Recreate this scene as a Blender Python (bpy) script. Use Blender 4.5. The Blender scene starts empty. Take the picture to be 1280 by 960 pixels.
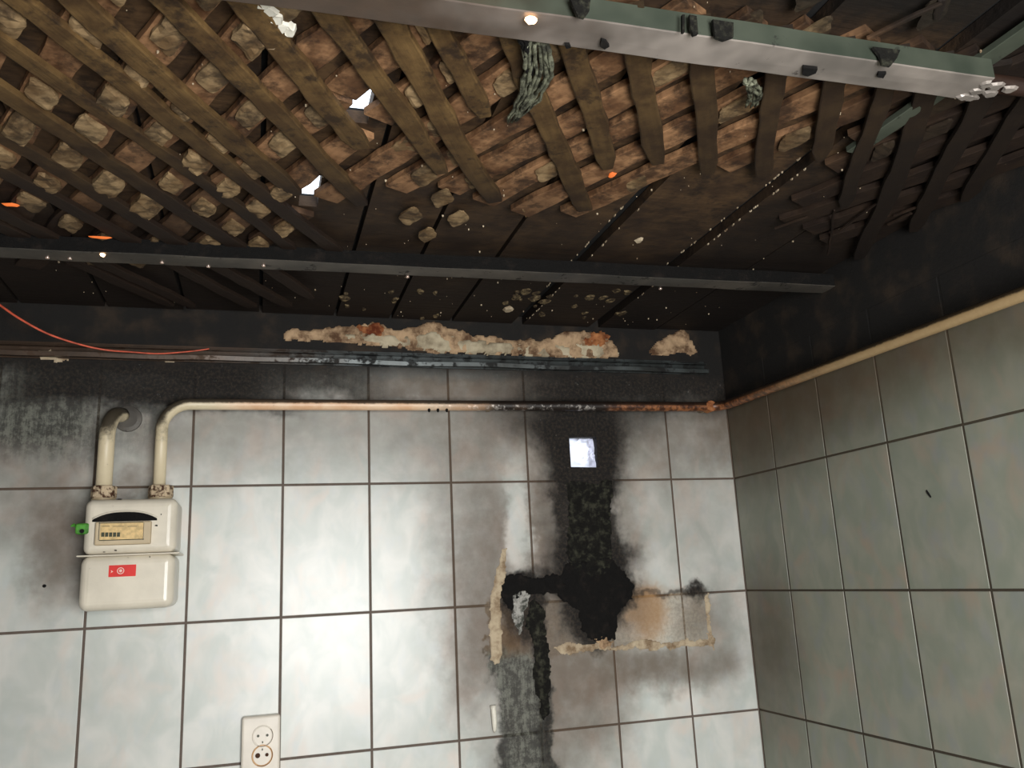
import bpy, bmesh, math, random
from mathutils import Vector, Matrix, noise
random.seed(7)
SC = bpy.context.scene
COL = SC.collection
Z0 = 2.0                      # height of the first tile joint below the pipe

# ------------------------------------------------------------ camera
F, PX, PY, YAW, PIT, ROL = 1050.0, 640.6, 478.0, .2983, .2276, -.049
CAM = Vector((-1.2542, -2.0418, -.2398 + Z0))
fw = Vector((math.sin(YAW)*math.cos(PIT), math.cos(YAW)*math.cos(PIT), math.sin(PIT)))
r0 = Vector((math.cos(YAW), -math.sin(YAW), 0)); u0 = r0.cross(fw)
RT = math.cos(ROL)*r0 + math.sin(ROL)*u0; UP = -math.sin(ROL)*r0 + math.cos(ROL)*u0
cd = bpy.data.cameras.new('camera'); cam = bpy.data.objects.new('camera', cd); COL.objects.link(cam)
cd.sensor_width = 36; cd.lens = F/1280*36; cd.clip_start = .02
cam.matrix_world = Matrix(((RT.x, UP.x, -fw.x, CAM.x), (RT.y, UP.y, -fw.y, CAM.y), (RT.z, UP.z, -fw.z, CAM.z), (0, 0, 0, 1)))
SC.camera = cam
# ------------------------------------------------------------ world and light
SC.view_settings.view_transform = 'Standard'; SC.view_settings.look = 'None'
SC.view_settings.gamma = 1; SC.view_settings.exposure = 0.0
W = bpy.data.worlds.new('sky'); SC.world = W; W.use_nodes = True
bg = W.node_tree.nodes['Background']; bg.inputs[0].default_value = (.82, .9, 1, 1); bg.inputs[1].default_value = 3.0
def area(name, loc, rot, sx, sy, power, col, spread=math.pi):
    l = bpy.data.lights.new(name, 'AREA'); l.shape = 'RECTANGLE'; l.size = sx; l.size_y = sy
    l.energy = power; l.color = col; l.spread = spread
    o = bpy.data.objects.new(name, l); COL.objects.link(o); o.location = loc; o.rotation_euler = rot; return o
WX0, WX1, WZ0, WZ1, YR = -1.25, -.50, 1.15, 2.0, -2.5          # window in the wall behind the camera
area('window_daylight', ((WX0+WX1)/2, YR-.02, (WZ0+WZ1)/2), (math.radians(90), 0, 0), WX1-WX0, WZ1-WZ0, 54, (1, .985, .96))

# ------------------------------------------------------------ photo measurements -> points on real surfaces
def ray(x, y): return fw + RT*((x-PX)/F) - UP*((y-PY)/F)
def on_wall(x, y, yy=0.0):
    d = ray(x, y); return CAM + d*((yy-CAM.y)/d.y)
def on_right(x, y, xx=0.0):
    d = ray(x, y); return CAM + d*((xx-CAM.x)/d.x)
def on_ceil(x, y, z=.40):
    d = ray(x, y); return CAM + d*((z+Z0-CAM.z)/d.z)

# ------------------------------------------------------------ node helpers
class NT:
    def __init__(s, name, group=False):
        if group:
            s.m = bpy.data.node_groups.new(name, 'ShaderNodeTree'); s.t = s.m
        else:
            s.m = bpy.data.materials.new(name); s.m.use_nodes = True; s.t = s.m.node_tree
            s.b = s.t.nodes['Principled BSDF']
    def n(s, typ, **kw):
        nd = s.t.nodes.new(typ)
        for k, v in kw.items(): setattr(nd, k, v)
        return nd
    def lk(s, a, b): s.t.links.new(a, b)
    def put(s, sock, v):
        if hasattr(v, 'is_output') or isinstance(v, bpy.types.NodeSocket): s.lk(v, sock)
        else:
            if isinstance(v, (tuple, list)) and len(v) == 3 and sock.type == 'RGBA': v = (*v, 1)
            sock.default_value = v
    def math(s, op, a, b=0.0, c=0.0, clamp=False):
        nd = s.n('ShaderNodeMath', operation=op); nd.use_clamp = clamp
        s.put(nd.inputs[0], a); s.put(nd.inputs[1], b)
        if op == 'MULTIPLY_ADD': s.put(nd.inputs[2], c)
        return nd.outputs[0]
    def vm(s, op, a, b=None):
        nd = s.n('ShaderNodeVectorMath', operation=op); s.put(nd.inputs[0], a)
        if b is not None: s.put(nd.inputs[1], b)
        return nd.outputs['Value'] if op in ('LENGTH', 'DOT_PRODUCT') else nd.outputs[0]
    def rng(s, v, a, b, c=0.0, d=1.0, smooth=True):
        nd = s.n('ShaderNodeMapRange'); nd.interpolation_type = 'SMOOTHSTEP' if smooth else 'LINEAR'
        s.put(nd.inputs['Value'], v)
        for k, q in zip(('From Min', 'From Max', 'To Min', 'To Max'), (a, b, c, d)): nd.inputs[k].default_value = q
        return nd.outputs[0]
    def mix(s, f, a, b, mode='MIX'):
        nd = s.n('ShaderNodeMix', data_type='RGBA', blend_type=mode)
        s.put(nd.inputs[0], f); s.put(nd.inputs[6], a); s.put(nd.inputs[7], b); return nd.outputs[2]
    def noise(s, vec, scale, detail=3.0, rough=.55, dist=0.0, color=False):
        nd = s.n('ShaderNodeTexNoise'); s.put(nd.inputs['Vector'], vec)
        nd.inputs['Scale'].default_value = scale; nd.inputs['Detail'].default_value = detail
        nd.inputs['Roughness'].default_value = rough; nd.inputs['Distortion'].default_value = dist
        return nd.outputs['Color'] if color else nd.outputs['Fac']
    def pos(s): return s.n('ShaderNodeNewGeometry').outputs['Position']
    def objc(s): return s.n('ShaderNodeTexCoord').outputs['Object']
    def rand(s): return s.n('ShaderNodeObjectInfo').outputs['Random']
    def bump(s, h, strength=.3, dist=.005):
        nd = s.n('ShaderNodeBump'); nd.inputs['Strength'].default_value = strength; nd.inputs['Distance'].default_value = dist
        s.lk(h, nd.inputs['Height']); s.lk(nd.outputs[0], s.b.inputs['Normal'])
    def out(s, col=None, rough=None, metal=None, spec=None, emit=None, es=0):
        if col is not None: s.put(s.b.inputs['Base Color'], col)
        if rough is not None: s.put(s.b.inputs['Roughness'], rough)
        if metal is not None: s.put(s.b.inputs['Metallic'], metal)
        if spec is not None: s.b.inputs['Specular IOR Level'].default_value = spec
        if emit is not None: s.put(s.b.inputs['Emission Color'], emit); s.put(s.b.inputs['Emission Strength'], es)
        return s.m
def srgb(r, g, b):
    f = lambda c: ((c/255)/12.92 if c/255 <= .04045 else ((c/255+.055)/1.055)**2.4)
    return (f(r), f(g), f(b))
def plain(name, rgb, rough=.5, metal=0, var=.25, scale=40, bump=0, spec=.4):
    t = NT(name); p = t.objc(); n = t.noise(p, scale, 4)
    c = srgb(*rgb); c2 = tuple(x*(1-var) for x in c); c1 = tuple(min(1, x*(1+var*.5)) for x in c)
    if bump: t.bump(n, bump)
    return t.out(t.mix(t.rng(n, .3, .7), c2, c1), rough, metal, spec)

# soot and scorch marks left by the fire, plus soft dark patches, each with its own place
# (x, y, rx, ry, softness, amount, kind, box)
def mark_group(name, place, items, comps, warp=.03):
    g = NT(name, True)
    for nm in ('haze', 'char', 'scorch', 'bare', 'streak', 'clean'):
        g.t.interface.new_socket(nm, in_out='OUTPUT', socket_type='NodeSocketFloat')
    P = g.pos()
    w = g.vm('SUBTRACT', g.noise(P, 9, 4, .6, color=True), (.5, .5, .5))
    sw = g.n('ShaderNodeVectorMath', operation='SCALE'); g.lk(w, sw.inputs[0]); sw.inputs['Scale'].default_value = warp*4
    Pw = g.vm('ADD', P, sw.outputs[0])
    w2 = g.vm('SUBTRACT', g.noise(P, 45, 3, .6, color=True), (.5, .5, .5))
    sw2 = g.n('ShaderNodeVectorMath', operation='SCALE'); g.lk(w2, sw2.inputs[0]); sw2.inputs['Scale'].default_value = warp*.9
    Pw = g.vm('ADD', Pw, sw2.outputs[0])
    acc = {}
    for (x, y, rx, ry, soft, amt, kind, box) in items:
        c = place(x, y); ex = (place(x+rx, y)-place(x-rx, y)).length/2; ez = (place(x, y+ry)-place(x, y-ry)).length/2
        inv = Vector((1/ex if comps[0] == 0 else 0, 1/ex if comps[0] == 1 else 0, 1/ez))
        d = g.vm('MULTIPLY', g.vm('SUBTRACT', Pw, tuple(c)), tuple(inv))
        if box:
            a = g.n('ShaderNodeSeparateXYZ'); g.lk(g.vm('ABSOLUTE', d), a.inputs[0])
            l = g.math('MAXIMUM', a.outputs[comps[0]], a.outputs[2])
        else: l = g.vm('LENGTH', d)
        v = g.rng(l, max(0, 1-soft), 1+soft, 1-amt, 1)
        acc[kind] = v if kind not in acc else g.math('MULTIPLY', acc[kind], v)
    go = g.n('NodeGroupOutput')
    for nm in ('haze', 'char', 'scorch', 'bare', 'streak', 'clean'):
        if nm in acc: g.lk(g.math('SUBTRACT', 1.0, acc[nm]), go.inputs[nm])
    return g.m
BACK = [
 # darkness above the pipe
 (640, 448, 900, 26, .35, .55, 'char', 1), (560, 484, 130, 16, .5, .75, 'haze', 1), (780, 470, 90, 40, .6, .7, 'char', 1), (850, 450, 200, 58, .35, .97, 'char', 1), (330, 460, 130, 28, .5, .8, 'char', 1), (560, 445, 120, 20, .8, .5, 'char', 1),
 (190, 468, 170, 38, .35, .95, 'char', 1), (60, 440, 200, 22, .6, .9, 'char', 1), (260, 488, 190, 12, .8, .45, 'char', 1),
 (640, 515, 900, 55, .9, .34, 'haze', 1), (270, 520, 100, 70, .8, .25, 'haze', 0), (690, 528, 70, 70, .8, .6, 'haze', 0), (560, 520, 140, 70, .9, .25, 'haze', 0),
 # soot round the vent hole and the burnt strip below it
 (728, 555, 58, 68, .30, .97, 'char', 0), (725, 525, 90, 30, .55, .85, 'char', 0), (737, 655, 40, 125, .20, .95, 'char', 1), (775, 650, 24, 130, .9, .6, 'haze', 0),
 (702, 660, 30, 90, .7, .72, 'haze', 0), (700, 690, 22, 60, .8, .6, 'char', 0), (768, 737, 28, 32, .22, .97, 'char', 0), (745, 770, 32, 40, .22, .96, 'char', 0), (742, 708, 50, 30, .4, .9, 'char', 0),
 (648, 736, 26, 26, .25, .96, 'char', 0), (690, 724, 60, 18, .5, .92, 'char', 0), (662, 770, 20, 34, .35, .9, 'char', 0), (640, 765, 14, 30, .5, .7, 'char', 0),
 # brown haze left of the strip
 (650, 735, 70, 160, .40, .75, 'haze', 0), (585, 720, 42, 130, .85, .55, 'haze', 0), (615, 560, 80, 75, .9, .36, 'haze', 0), (650, 880, 52, 130, .35, .70, 'haze', 1), (725, 880, 55, 95, .8, .55, 'haze', 0), (600, 840, 40, 70, .7, .5, 'haze', 0),
 # under the bare rectangle
 (800, 836, 110, 26, .75, .82, 'haze', 0), (715, 850, 66, 80, .8, .6, 'haze', 0), (905, 790, 24, 60, .9, .4, 'haze', 0),
 (870, 741, 13, 11, .5, .95, 'char', 0), (862, 737, 26, 5, .7, .6, 'char', 0), (870, 770, 24, 32, .6, .45, 'haze', 0), (800, 740, 60, 3, .8, .6, 'char', 1),
 (815, 545, 50, 50, .9, .5, 'haze', 0), (905, 525, 34, 50, .9, .75, 'haze', 0), (880, 600, 60, 170, .9, .25, 'haze', 0), (820, 640, 60, 60, .9, .18, 'haze', 0),
 # rubbed clean again
 (648, 650, 15, 62, .6, .8, 'clean', 0), (640, 600, 20, 40, .9, .4, 'clean', 0), (610, 900, 16, 60, .7, .5, 'clean', 0),
 # bare plaster where a fitting was torn off
 (756, 778, 134, 34, .08, .6, 'bare', 1), (632, 780, 18, 42, .1, .9, 'bare', 1),
 (808, 762, 26, 34, .6, .75, 'scorch', 0), (650, 790, 22, 30, .5, .7, 'scorch', 0), (785, 740, 60, 9, .8, .5, 'scorch', 0),
 (655, 890, 35, 78, .15, .88, 'streak', 1), (680, 870, 8, 110, .5, .8, 'char', 1), (628, 940, 8, 40, .8, .6, 'char', 0),  (50, 500, 80, 66, .5, .9, 'streak', 1), (175, 520, 35, 50, .7, .5, 'streak', 0), (380, 475, 90, 20, .5, .6, 'streak', 1),
 # soft dark patches beside the meter and toward the lower left
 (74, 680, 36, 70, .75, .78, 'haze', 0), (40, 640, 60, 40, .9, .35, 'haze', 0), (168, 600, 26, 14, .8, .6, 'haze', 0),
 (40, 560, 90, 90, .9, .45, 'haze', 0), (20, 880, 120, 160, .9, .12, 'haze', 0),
]
RIGHT = [
 (925, 820, 26, 85, .9, .55, 'haze', 0), (965, 800, 30, 95, .95, .55, 'haze', 0), (960, 500, 90, 75, .9, .75, 'haze', 0), (1100, 440, 170, 60, .95, .5, 'haze', 0),  # soft dark patches beside the corner, brown haze below the pipe
 (940, 560, 30, 60, .9, .35, 'haze', 0), (1040, 470, 200, 30, .9, .4, 'haze', 0),
]
# above the pipe the right wall is black with soot
G_BACK = mark_group('soot_and_patches_back', on_wall, BACK, (0, 2))
G_RIGHT = mark_group('soot_and_patches_right', on_right, RIGHT, (1, 2), .02)

def wall_surface(name, grp, base, mottle, gloss):
    t = NT(name); P = t.pos(); r = t.rand()
    gn = t.n('ShaderNodeGroup'); gn.node_tree = grp
    haze, char, scorch, bare, streak, clean = [gn.outputs[k] for k in ('haze', 'char', 'scorch', 'bare', 'streak', 'clean')]
    if mottle:
        off = t.n('ShaderNodeCombineXYZ'); t.lk(t.math('MULTIPLY', r, 37.0), off.inputs[0]); t.lk(t.math('MULTIPLY', r, 11.0), off.inputs[2])
        q = t.vm('ADD', t.vm('MULTIPLY', P, (1, 1, .7)), off.outputs[0])
        n1 = t.noise(q, 16, 3, .5, .6); n2 = t.noise(t.vm('ADD', q, (3, 5, 7)), 11, 3, .5, .8); n3 = t.noise(t.vm('ADD', q, (9, 1, 4)), 24, 2)
        c = t.mix(t.rng(n1, .3, .75), srgb(*base[0]), srgb(*base[1]))
        c = t.mix(t.rng(n2, .48, .72, 0, .75), c, srgb(*base[2])); c = t.mix(t.rng(n3, .5, .75, 0, .5), c, srgb(*base[3]))
        c = t.mix(1.0, c, t.mix(r, (.94, .94, .94), (1, 1, 1)), 'MULTIPLY')
    else:
        c = t.mix(t.noise(P, 60, 3), srgb(*base[0]), srgb(*base[1]))
    # smoke above the pipe height, lifting unevenly
    z = t.n('ShaderNodeSeparateXYZ'); t.lk(P, z.inputs[0])
    wob = t.noise(P, 7, 4)
    if grp == G_RIGHT:
        up = t.rng(t.math('MULTIPLY_ADD', wob, .03, z.outputs[2]), Z0+.195, Z0+.222)
        c = t.mix(t.rng(t.math('MULTIPLY_ADD', wob, .1, z.outputs[2]), Z0-.05, Z0+.25, 0, .35), c, srgb(84, 80, 56))
    else:
        up = t.rng(t.math('MULTIPLY_ADD', wob, .06, z.outputs[2]), Z0+.29, Z0+.335)
    fine = t.noise(P, 130, 3, .7)
    # bare plaster and scorch
    pl = t.mix(t.rng(fine, .35, .65), srgb(150, 138, 118), srgb(196, 184, 162))
    bm = t.math('MULTIPLY', bare, t.rng(t.noise(P, 30, 4), .3, .5, .55, 1))
    c = t.mix(bm, c, pl)
    c = t.mix(scorch, c, srgb(158, 116, 66))
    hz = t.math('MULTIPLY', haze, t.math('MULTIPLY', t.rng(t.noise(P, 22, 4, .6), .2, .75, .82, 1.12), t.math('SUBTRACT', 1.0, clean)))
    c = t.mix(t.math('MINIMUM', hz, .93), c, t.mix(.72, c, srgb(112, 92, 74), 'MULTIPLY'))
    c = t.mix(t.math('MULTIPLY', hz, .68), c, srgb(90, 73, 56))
    sv = t.noise(t.vm('MULTIPLY', P, (70, 70, 9)), 1.0, 4, .7)
    sm = t.noise(P, 60, 6, .8)
    s2 = t.rng(t.math('MULTIPLY_ADD', sv, .4, t.math('MULTIPLY', sm, .6)), .44, .58)
    sc = t.mix(s2, srgb(30, 32, 26), srgb(104, 106, 96))
    c = t.mix(streak, c, sc)
    cc = t.mix(t.rng(fine, .4, .7), srgb(10, 8, 6), srgb(46, 38, 30))
    hole = t.rng(t.noise(P, 55, 4, .7), .62, .72, 1, .75)
    ch = t.math('MULTIPLY', char, hole)
    c = t.mix(ch, c, cc)
    c = t.mix(up, c, t.mix(t.rng(t.noise(P, 14, 4), .45, .75), srgb(20, 18, 16), srgb(50, 40, 30)))
    allc = t.math('MAXIMUM', t.math('MAXIMUM', ch, up), t.math('MAXIMUM', t.math('MULTIPLY', streak, .6), t.math('MULTIPLY', haze, .35)))
    rough = t.math('MULTIPLY_ADD', t.math('MAXIMUM', allc, bm), .85-gloss, gloss)
    h = t.math('MULTIPLY', fine, t.math('ADD', allc, .03)); t.bump(h, .5, .002)
    return t.out(c, rough, 0, .4)
M = {}
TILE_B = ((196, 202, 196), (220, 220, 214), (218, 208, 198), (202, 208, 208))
TILE_R_DIM = ((134, 140, 126), (152, 152, 138), (160, 144, 128), (138, 142, 142))  # darker than the back tiles: the right wall's dimmer light put into the colour
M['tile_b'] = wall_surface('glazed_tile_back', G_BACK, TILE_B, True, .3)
M['tile_r'] = wall_surface('glazed_tile_right_dim', G_RIGHT, TILE_R_DIM, True, .38)
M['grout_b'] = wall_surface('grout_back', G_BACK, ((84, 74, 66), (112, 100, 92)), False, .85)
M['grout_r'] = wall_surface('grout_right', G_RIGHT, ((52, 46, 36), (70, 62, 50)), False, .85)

def char_mat(name, dark, light, lo=.45, hi=.75, scale=35, rough=.9, bump=.8):
    t = NT(name); P = t.pos(); n = t.noise(P, scale, 6, .65); n2 = t.noise(P, scale*5, 3, .7)
    c = t.mix(t.rng(n, lo, hi), srgb(*dark), srgb(*light)); c = t.mix(t.rng(n2, .55, .8, 0, .35), c, srgb(*light))
    t.bump(t.math('ADD', n, t.math('MULTIPLY', n2, .5)), bump, .004); return t.out(c, rough, 0, .25)
M['char'] = char_mat('char_crust', (15, 14, 11), (64, 64, 52), .46, .74, 55)
M['charb'] = char_mat('tar_black', (10, 9, 8), (34, 28, 24), .5, .8)
M['ashcrust'] = char_mat('ash_crust', (60, 62, 56), (170, 168, 162), .35, .6, 60)
M['plaster'] = char_mat('bare_plaster', (118, 96, 72), (186, 170, 144), .3, .6, 25, .9, .5)
M['khaki'] = char_mat('sooty_plaster', (50, 40, 28), (140, 122, 90), .4, .7, 70, .9, .6)
M['creamcrust'] = char_mat('cream_plaster', (120, 106, 84), (186, 174, 148), .3, .6, 12, .85, .5)
M['rustcrust'] = char_mat('rusty_plaster', (96, 44, 22), (178, 120, 76), .35, .65, 20, .85, .5)
M['peach'] = char_mat('scorched_plaster', (84, 60, 42), (178, 150, 118), .36, .6, 20, .85, .6)

# wood of the ceiling: soot thickens toward the tiled corner, where the smoke gathered
def wood(name, dark, mid, light, y0, y1, grain=1.0, patch=.5, sxr=(-.75, -.15, .55)):
    t = NT(name); P = t.pos(); r = t.rand()
    o = t.objc()
    g = t.noise(t.vm('MULTIPLY', o, (6, 70, 70)), 1.0, 4, .6)
    off = t.n('ShaderNodeCombineXYZ'); t.lk(t.math('MULTIPLY', r, 50.0), off.inputs[0])
    n = t.noise(t.vm('ADD', P, off.outputs[0]), 18, 4, .65); big = t.noise(P, 6, 3, .6)
    c = t.mix(t.rng(n, .35, .65), srgb(*mid), srgb(*light))
    c = t.mix(t.rng(g, .35, .7, 0, .55*grain), c, srgb(*mid))
    s = t.n('ShaderNodeSeparateXYZ'); t.lk(P, s.inputs[0])
    soot = t.rng(t.math('ADD', s.outputs[1], t.math('MULTIPLY_ADD', big, .5, -.25)), y0, y1)
    sx = t.rng(t.math('MULTIPLY_ADD', big, .3, s.outputs[0]), sxr[0]+.15, sxr[1]+.15, 0, sxr[2])
    pn = t.rng(t.noise(P, 24, 5, .7), .62-patch*.25, .74-patch*.12, 0, .8)
    soot = t.math('MAXIMUM', t.math('MAXIMUM', soot, pn), sx)
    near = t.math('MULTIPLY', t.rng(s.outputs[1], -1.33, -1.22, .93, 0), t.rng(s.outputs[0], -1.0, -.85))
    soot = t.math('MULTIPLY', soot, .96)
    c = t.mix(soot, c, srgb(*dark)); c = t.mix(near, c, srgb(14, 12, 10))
    rt = t.math('MULTIPLY', t.rng(t.math('MULTIPLY_ADD', big, .3, s.outputs[0]), -.34, -.12, 0, .75), 1.0); c = t.mix(rt, c, srgb(22, 15, 11)); c = t.mix(1.0, c, (.72, .66, .58), 'MULTIPLY')  # right side darkened in colour, countering strong light from the window
    t.bump(t.math('ADD', g, n), .6, .003); return t.out(c, .75, 0, .3)
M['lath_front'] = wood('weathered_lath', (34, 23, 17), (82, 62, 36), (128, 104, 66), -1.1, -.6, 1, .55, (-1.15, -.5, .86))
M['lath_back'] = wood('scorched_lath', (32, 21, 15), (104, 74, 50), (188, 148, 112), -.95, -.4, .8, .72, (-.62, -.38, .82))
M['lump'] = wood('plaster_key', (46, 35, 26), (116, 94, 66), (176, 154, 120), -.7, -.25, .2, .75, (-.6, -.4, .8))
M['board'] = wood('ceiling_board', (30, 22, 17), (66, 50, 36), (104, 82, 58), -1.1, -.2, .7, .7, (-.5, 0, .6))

def painted(name, rgb, soot_amt=.5, rough=.4, scale=60):
    t = NT(name); P = t.pos(); n = t.noise(P, scale, 5, .7); n2 = t.noise(P, scale*.25, 3)
    a = srgb(*rgb); c = t.mix(t.rng(n2, .3, .7), a, tuple(x*.86 for x in a))
    c = t.mix(t.rng(n, .66, .74, 0, soot_amt), c, srgb(60, 44, 32)); t.bump(n, .15, .002); return t.out(c, rough, 0, .45)
M['meter'] = painted('meter_enamel', (222, 214, 196), .5, .3)
M['meterdirty'] = painted('meter_dirty', (196, 178, 146), .8, .5)
M['rust'] = char_mat('rusty_nut', (70, 42, 26), (200, 180, 150), .4, .55, 90, .7)
M['socket'] = painted('socket_plastic', (226, 218, 204), .15, .35)
M['socketburn'] = plain('scorched_plastic', (206, 164, 118), .45)
M['black'] = plain('black_void', (8, 7, 6), .9)
M['brownhole'] = plain('burnt_pin_hole', (70, 40, 18), .8)
M['green'] = plain('green_seal_plastic', (70, 140, 44), .45, var=.5, scale=90)
M['cream'] = plain('counter_label', (214, 184, 128), .5, scale=120)
M['drum'] = plain('counter_drum', (58, 62, 40), .4, scale=300)
M['red'] = plain('red_sticker', (214, 34, 26), .45, var=.1)
M['pinkwhite'] = plain('sticker_print', (236, 196, 184), .5, var=.05)
M['wire'] = plain('red_wire_sheath', (206, 92, 66), .45, var=.35, scale=60)
M['white'] = plain('white_plastic', (226, 222, 208), .5, var=.1)
M['floor'] = plain('floor_tile_grey', (92, 86, 78), .5)
M['paint'] = plain('wall_paint', (112, 104, 94), .8)
M['frame'] = plain('window_frame_white', (230, 230, 226), .4)
M['film'] = None
t = NT('crumpled_film'); tb = t.n('ShaderNodeBsdfTranslucent'); tb.inputs[0].default_value = (.92, .9, .97, 1)
tp = t.n('ShaderNodeBsdfTransparent'); mx = t.n('ShaderNodeMixShader'); mx.inputs[0].default_value = .35
t.lk(tb.outputs[0], mx.inputs[1]); t.lk(tp.outputs[0], mx.inputs[2]); t.lk(mx.outputs[0], t.t.nodes['Material Output'].inputs[0]); M['film'] = t.m
def pipe_mat():
    t = NT('painted_gas_pipe'); P = t.pos(); s = t.n('ShaderNodeSeparateXYZ'); t.lk(P, s.inputs[0])
    n = t.noise(P, 70, 5, .7); nb = t.noise(P, 12, 4, .6)
    c = t.mix(t.rng(nb, .3, .7), srgb(216, 172, 134), srgb(232, 206, 176))
    c = t.mix(t.rng(s.outputs[0], -1.38, -1.30, 1, 0), c, t.mix(nb, srgb(196, 180, 146), srgb(226, 214, 184)))
    # paint burnt off in the stretch under the blackened corner, down to metal and rust
    xx = t.math('MULTIPLY_ADD', nb, .25, s.outputs[0])
    burn = t.rng(xx, -.90+.12, -.62+.12)
    bc = t.mix(t.rng(n, .52, .66), srgb(30, 22, 18), srgb(190, 184, 178))
    far = t.rng(xx, -.42+.12, -.30+.12)
    bc = t.mix(far, bc, t.mix(t.rng(n, .4, .65), srgb(62, 34, 20), srgb(150, 96, 58)))
    c = t.mix(burn, c, bc)
    yy = t.rng(t.math('MULTIPLY_ADD', nb, .2, s.outputs[1]), -.15+.1, -.65+.1)
    c = t.mix(yy, c, t.mix(n, srgb(150, 122, 84), srgb(176, 152, 112)))
    spots = t.rng(n, .68, .73, 0, .8); c = t.mix(spots, c, srgb(66, 40, 26))
    nrm = t.n('ShaderNodeNewGeometry').outputs['Normal']; sn = t.n('ShaderNodeSeparateXYZ'); t.lk(nrm, sn.inputs[0])
    top = t.math('MULTIPLY', t.rng(t.math('MULTIPLY_ADD', n, .6, sn.outputs[2]), .22, .62), .92)   # soot lies on its upper side
    c = t.mix(top, c, srgb(30, 22, 17))
    t.bump(n, .3, .002); return t.out(c, .42, t.math('MULTIPLY', t.math('MULTIPLY', burn, t.rng(n, .52, .66)), t.math('SUBTRACT', 1.0, far)), .5)
M['pipe'] = pipe_mat()
def metal_mat(name, a, b, dirt, rough=.38, thr=.6, fade=None):
    t = NT(name); P = t.pos(); n = t.noise(P, 22, 5, .7); n2 = t.noise(P, 9, 3, .6)
    c = t.mix(t.rng(n2, .3, .7), srgb(*a), srgb(*b)); d = t.rng(n, thr, thr+.08, 0, .85)
    c = t.mix(d, c, srgb(*dirt)); t.bump(n, .25, .002)
    if fade:      # scorched brown along its left part
        s = t.n('ShaderNodeSeparateXYZ'); t.lk(P, s.inputs[0]); f = t.rng(t.math('MULTIPLY_ADD', n2, .3, s.outputs[0]), fade[0], fade[1], .88, 0)
        c = t.mix(f, c, t.mix(n, srgb(40, 34, 26), srgb(92, 68, 50)))
    return t.out(c, t.math('MULTIPLY_ADD', d, .4, rough), .35, .5)
M['zinc_l'] = metal_mat('zinc_profile_pale', (118, 112, 106), (168, 158, 150), (58, 52, 46), .42, .66, (-.98, -.62))
M['zinc_g'] = metal_mat('zinc_side_green', (58, 66, 56), (84, 90, 78), (30, 30, 25), .5, .62, (-1.0, -.75))
M['zinc_d'] = metal_mat('zinc_profile_sooty', (66, 64, 60), (98, 92, 84), (22, 20, 18), .45, .58)
M['rail'] = metal_mat('sooty_rail', (34, 36, 34), (72, 78, 78), (14, 13, 12), .4, .5, (-1.25, -.85))
M['oldwood'] = wood('brown_batten', (50, 30, 20), (110, 68, 42), (140, 92, 60), 0, 1, 1, .3)
M['tatter'] = char_mat('melted_tatter', (44, 44, 36), (126, 128, 108), .35, .65, 70, .7)
M['glow_orange'] = NT('orange_glow').out((.2, .05, .02), .8, 0, .2, (1, .22, .04), .75)
M['glint'] = NT('peach_glow').out((.6, .3, .15), .5, 0, .2, (1, .62, .34), 5.0)
M['screw'] = plain('bright_screw', (240, 214, 200), .25, .8, var=.1)

# ------------------------------------------------------------ mesh helpers
def link(name, me, mat, parent=None, smooth=False):
    me.materials.append(mat) if len(me.materials) == 0 else None
    if smooth:
        for p in me.polygons: p.use_smooth = True
    o = bpy.data.objects.new(name, me); COL.objects.link(o)
    if parent is not None: o.parent = parent
    return o
def obj(name, bm, mat, parent=None, smooth=False):
    bmesh.ops.recalc_face_normals(bm, faces=bm.faces[:])
    me = bpy.data.meshes.new(name); bm.to_mesh(me); bm.free()
    return link(name, me, mat, parent, smooth)
def thing(name, label, cat, group=None, loc=(0, 0, 0)):
    o = bpy.data.objects.new(name, None); COL.objects.link(o); o.location = loc; o.empty_display_size = .05
    o['label'] = label; o['category'] = cat
    if group: o['group'] = group
    return o
def tag(o, label, cat, group=None):
    o['label'] = label; o['category'] = cat
    if group: o['group'] = group
    return o
def struct(o): o['kind'] = 'structure'; return o
def box(bm, x0, x1, y0, y1, z0, z1, mat=None):
    vs = [bm.verts.new(v) for v in ((x0,y0,z0),(x1,y0,z0),(x1,y1,z0),(x0,y1,z0),(x0,y0,z1),(x1,y0,z1),(x1,y1,z1),(x0,y1,z1))]
    for f in ((3,2,1,0),(4,5,6,7),(0,1,5,4),(1,2,6,5),(2,3,7,6),(3,0,4,7)): bm.faces.new([vs[i] for i in f])
    return vs
def rbox(bm, x0, x1, z0, z1, yb, yf, r, fil, nseg=5, rings=3):
    """rounded plate/box in the x-z plane, back at yb, front at yf (yf < yb), fillet fil toward the front"""
    def outline(ins):
        rr = max(r-ins, .0005); pts = []
        for cx, cz, a0 in ((x1-ins-rr, z1-ins-rr, 0), (x0+ins+rr, z1-ins-rr, 90), (x0+ins+rr, z0+ins+rr, 180), (x1-ins-rr, z0+ins+rr, 270)):
            for k in range(nseg+1):
                a = math.radians(a0+90*k/nseg); pts.append((cx+rr*math.cos(a), cz+rr*math.sin(a)))
        return pts
    loops = [[bm.verts.new((x, yb, z)) for x, z in outline(0)]]
    for k in range(rings+1):
        a = math.pi/2*k/rings; ins = fil*(1-math.cos(a)); yy = yf+fil-fil*math.sin(a)
        loops.append([bm.verts.new((x, yy, z)) for x, z in outline(ins)])
    n = len(loops[0])
    for a, b in zip(loops, loops[1:]):
        for i in range(n): bm.faces.new((a[i], a[(i+1) % n], b[(i+1) % n], b[i]))
    bm.faces.new(loops[0]); bm.faces.new(loops[-1])
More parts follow.
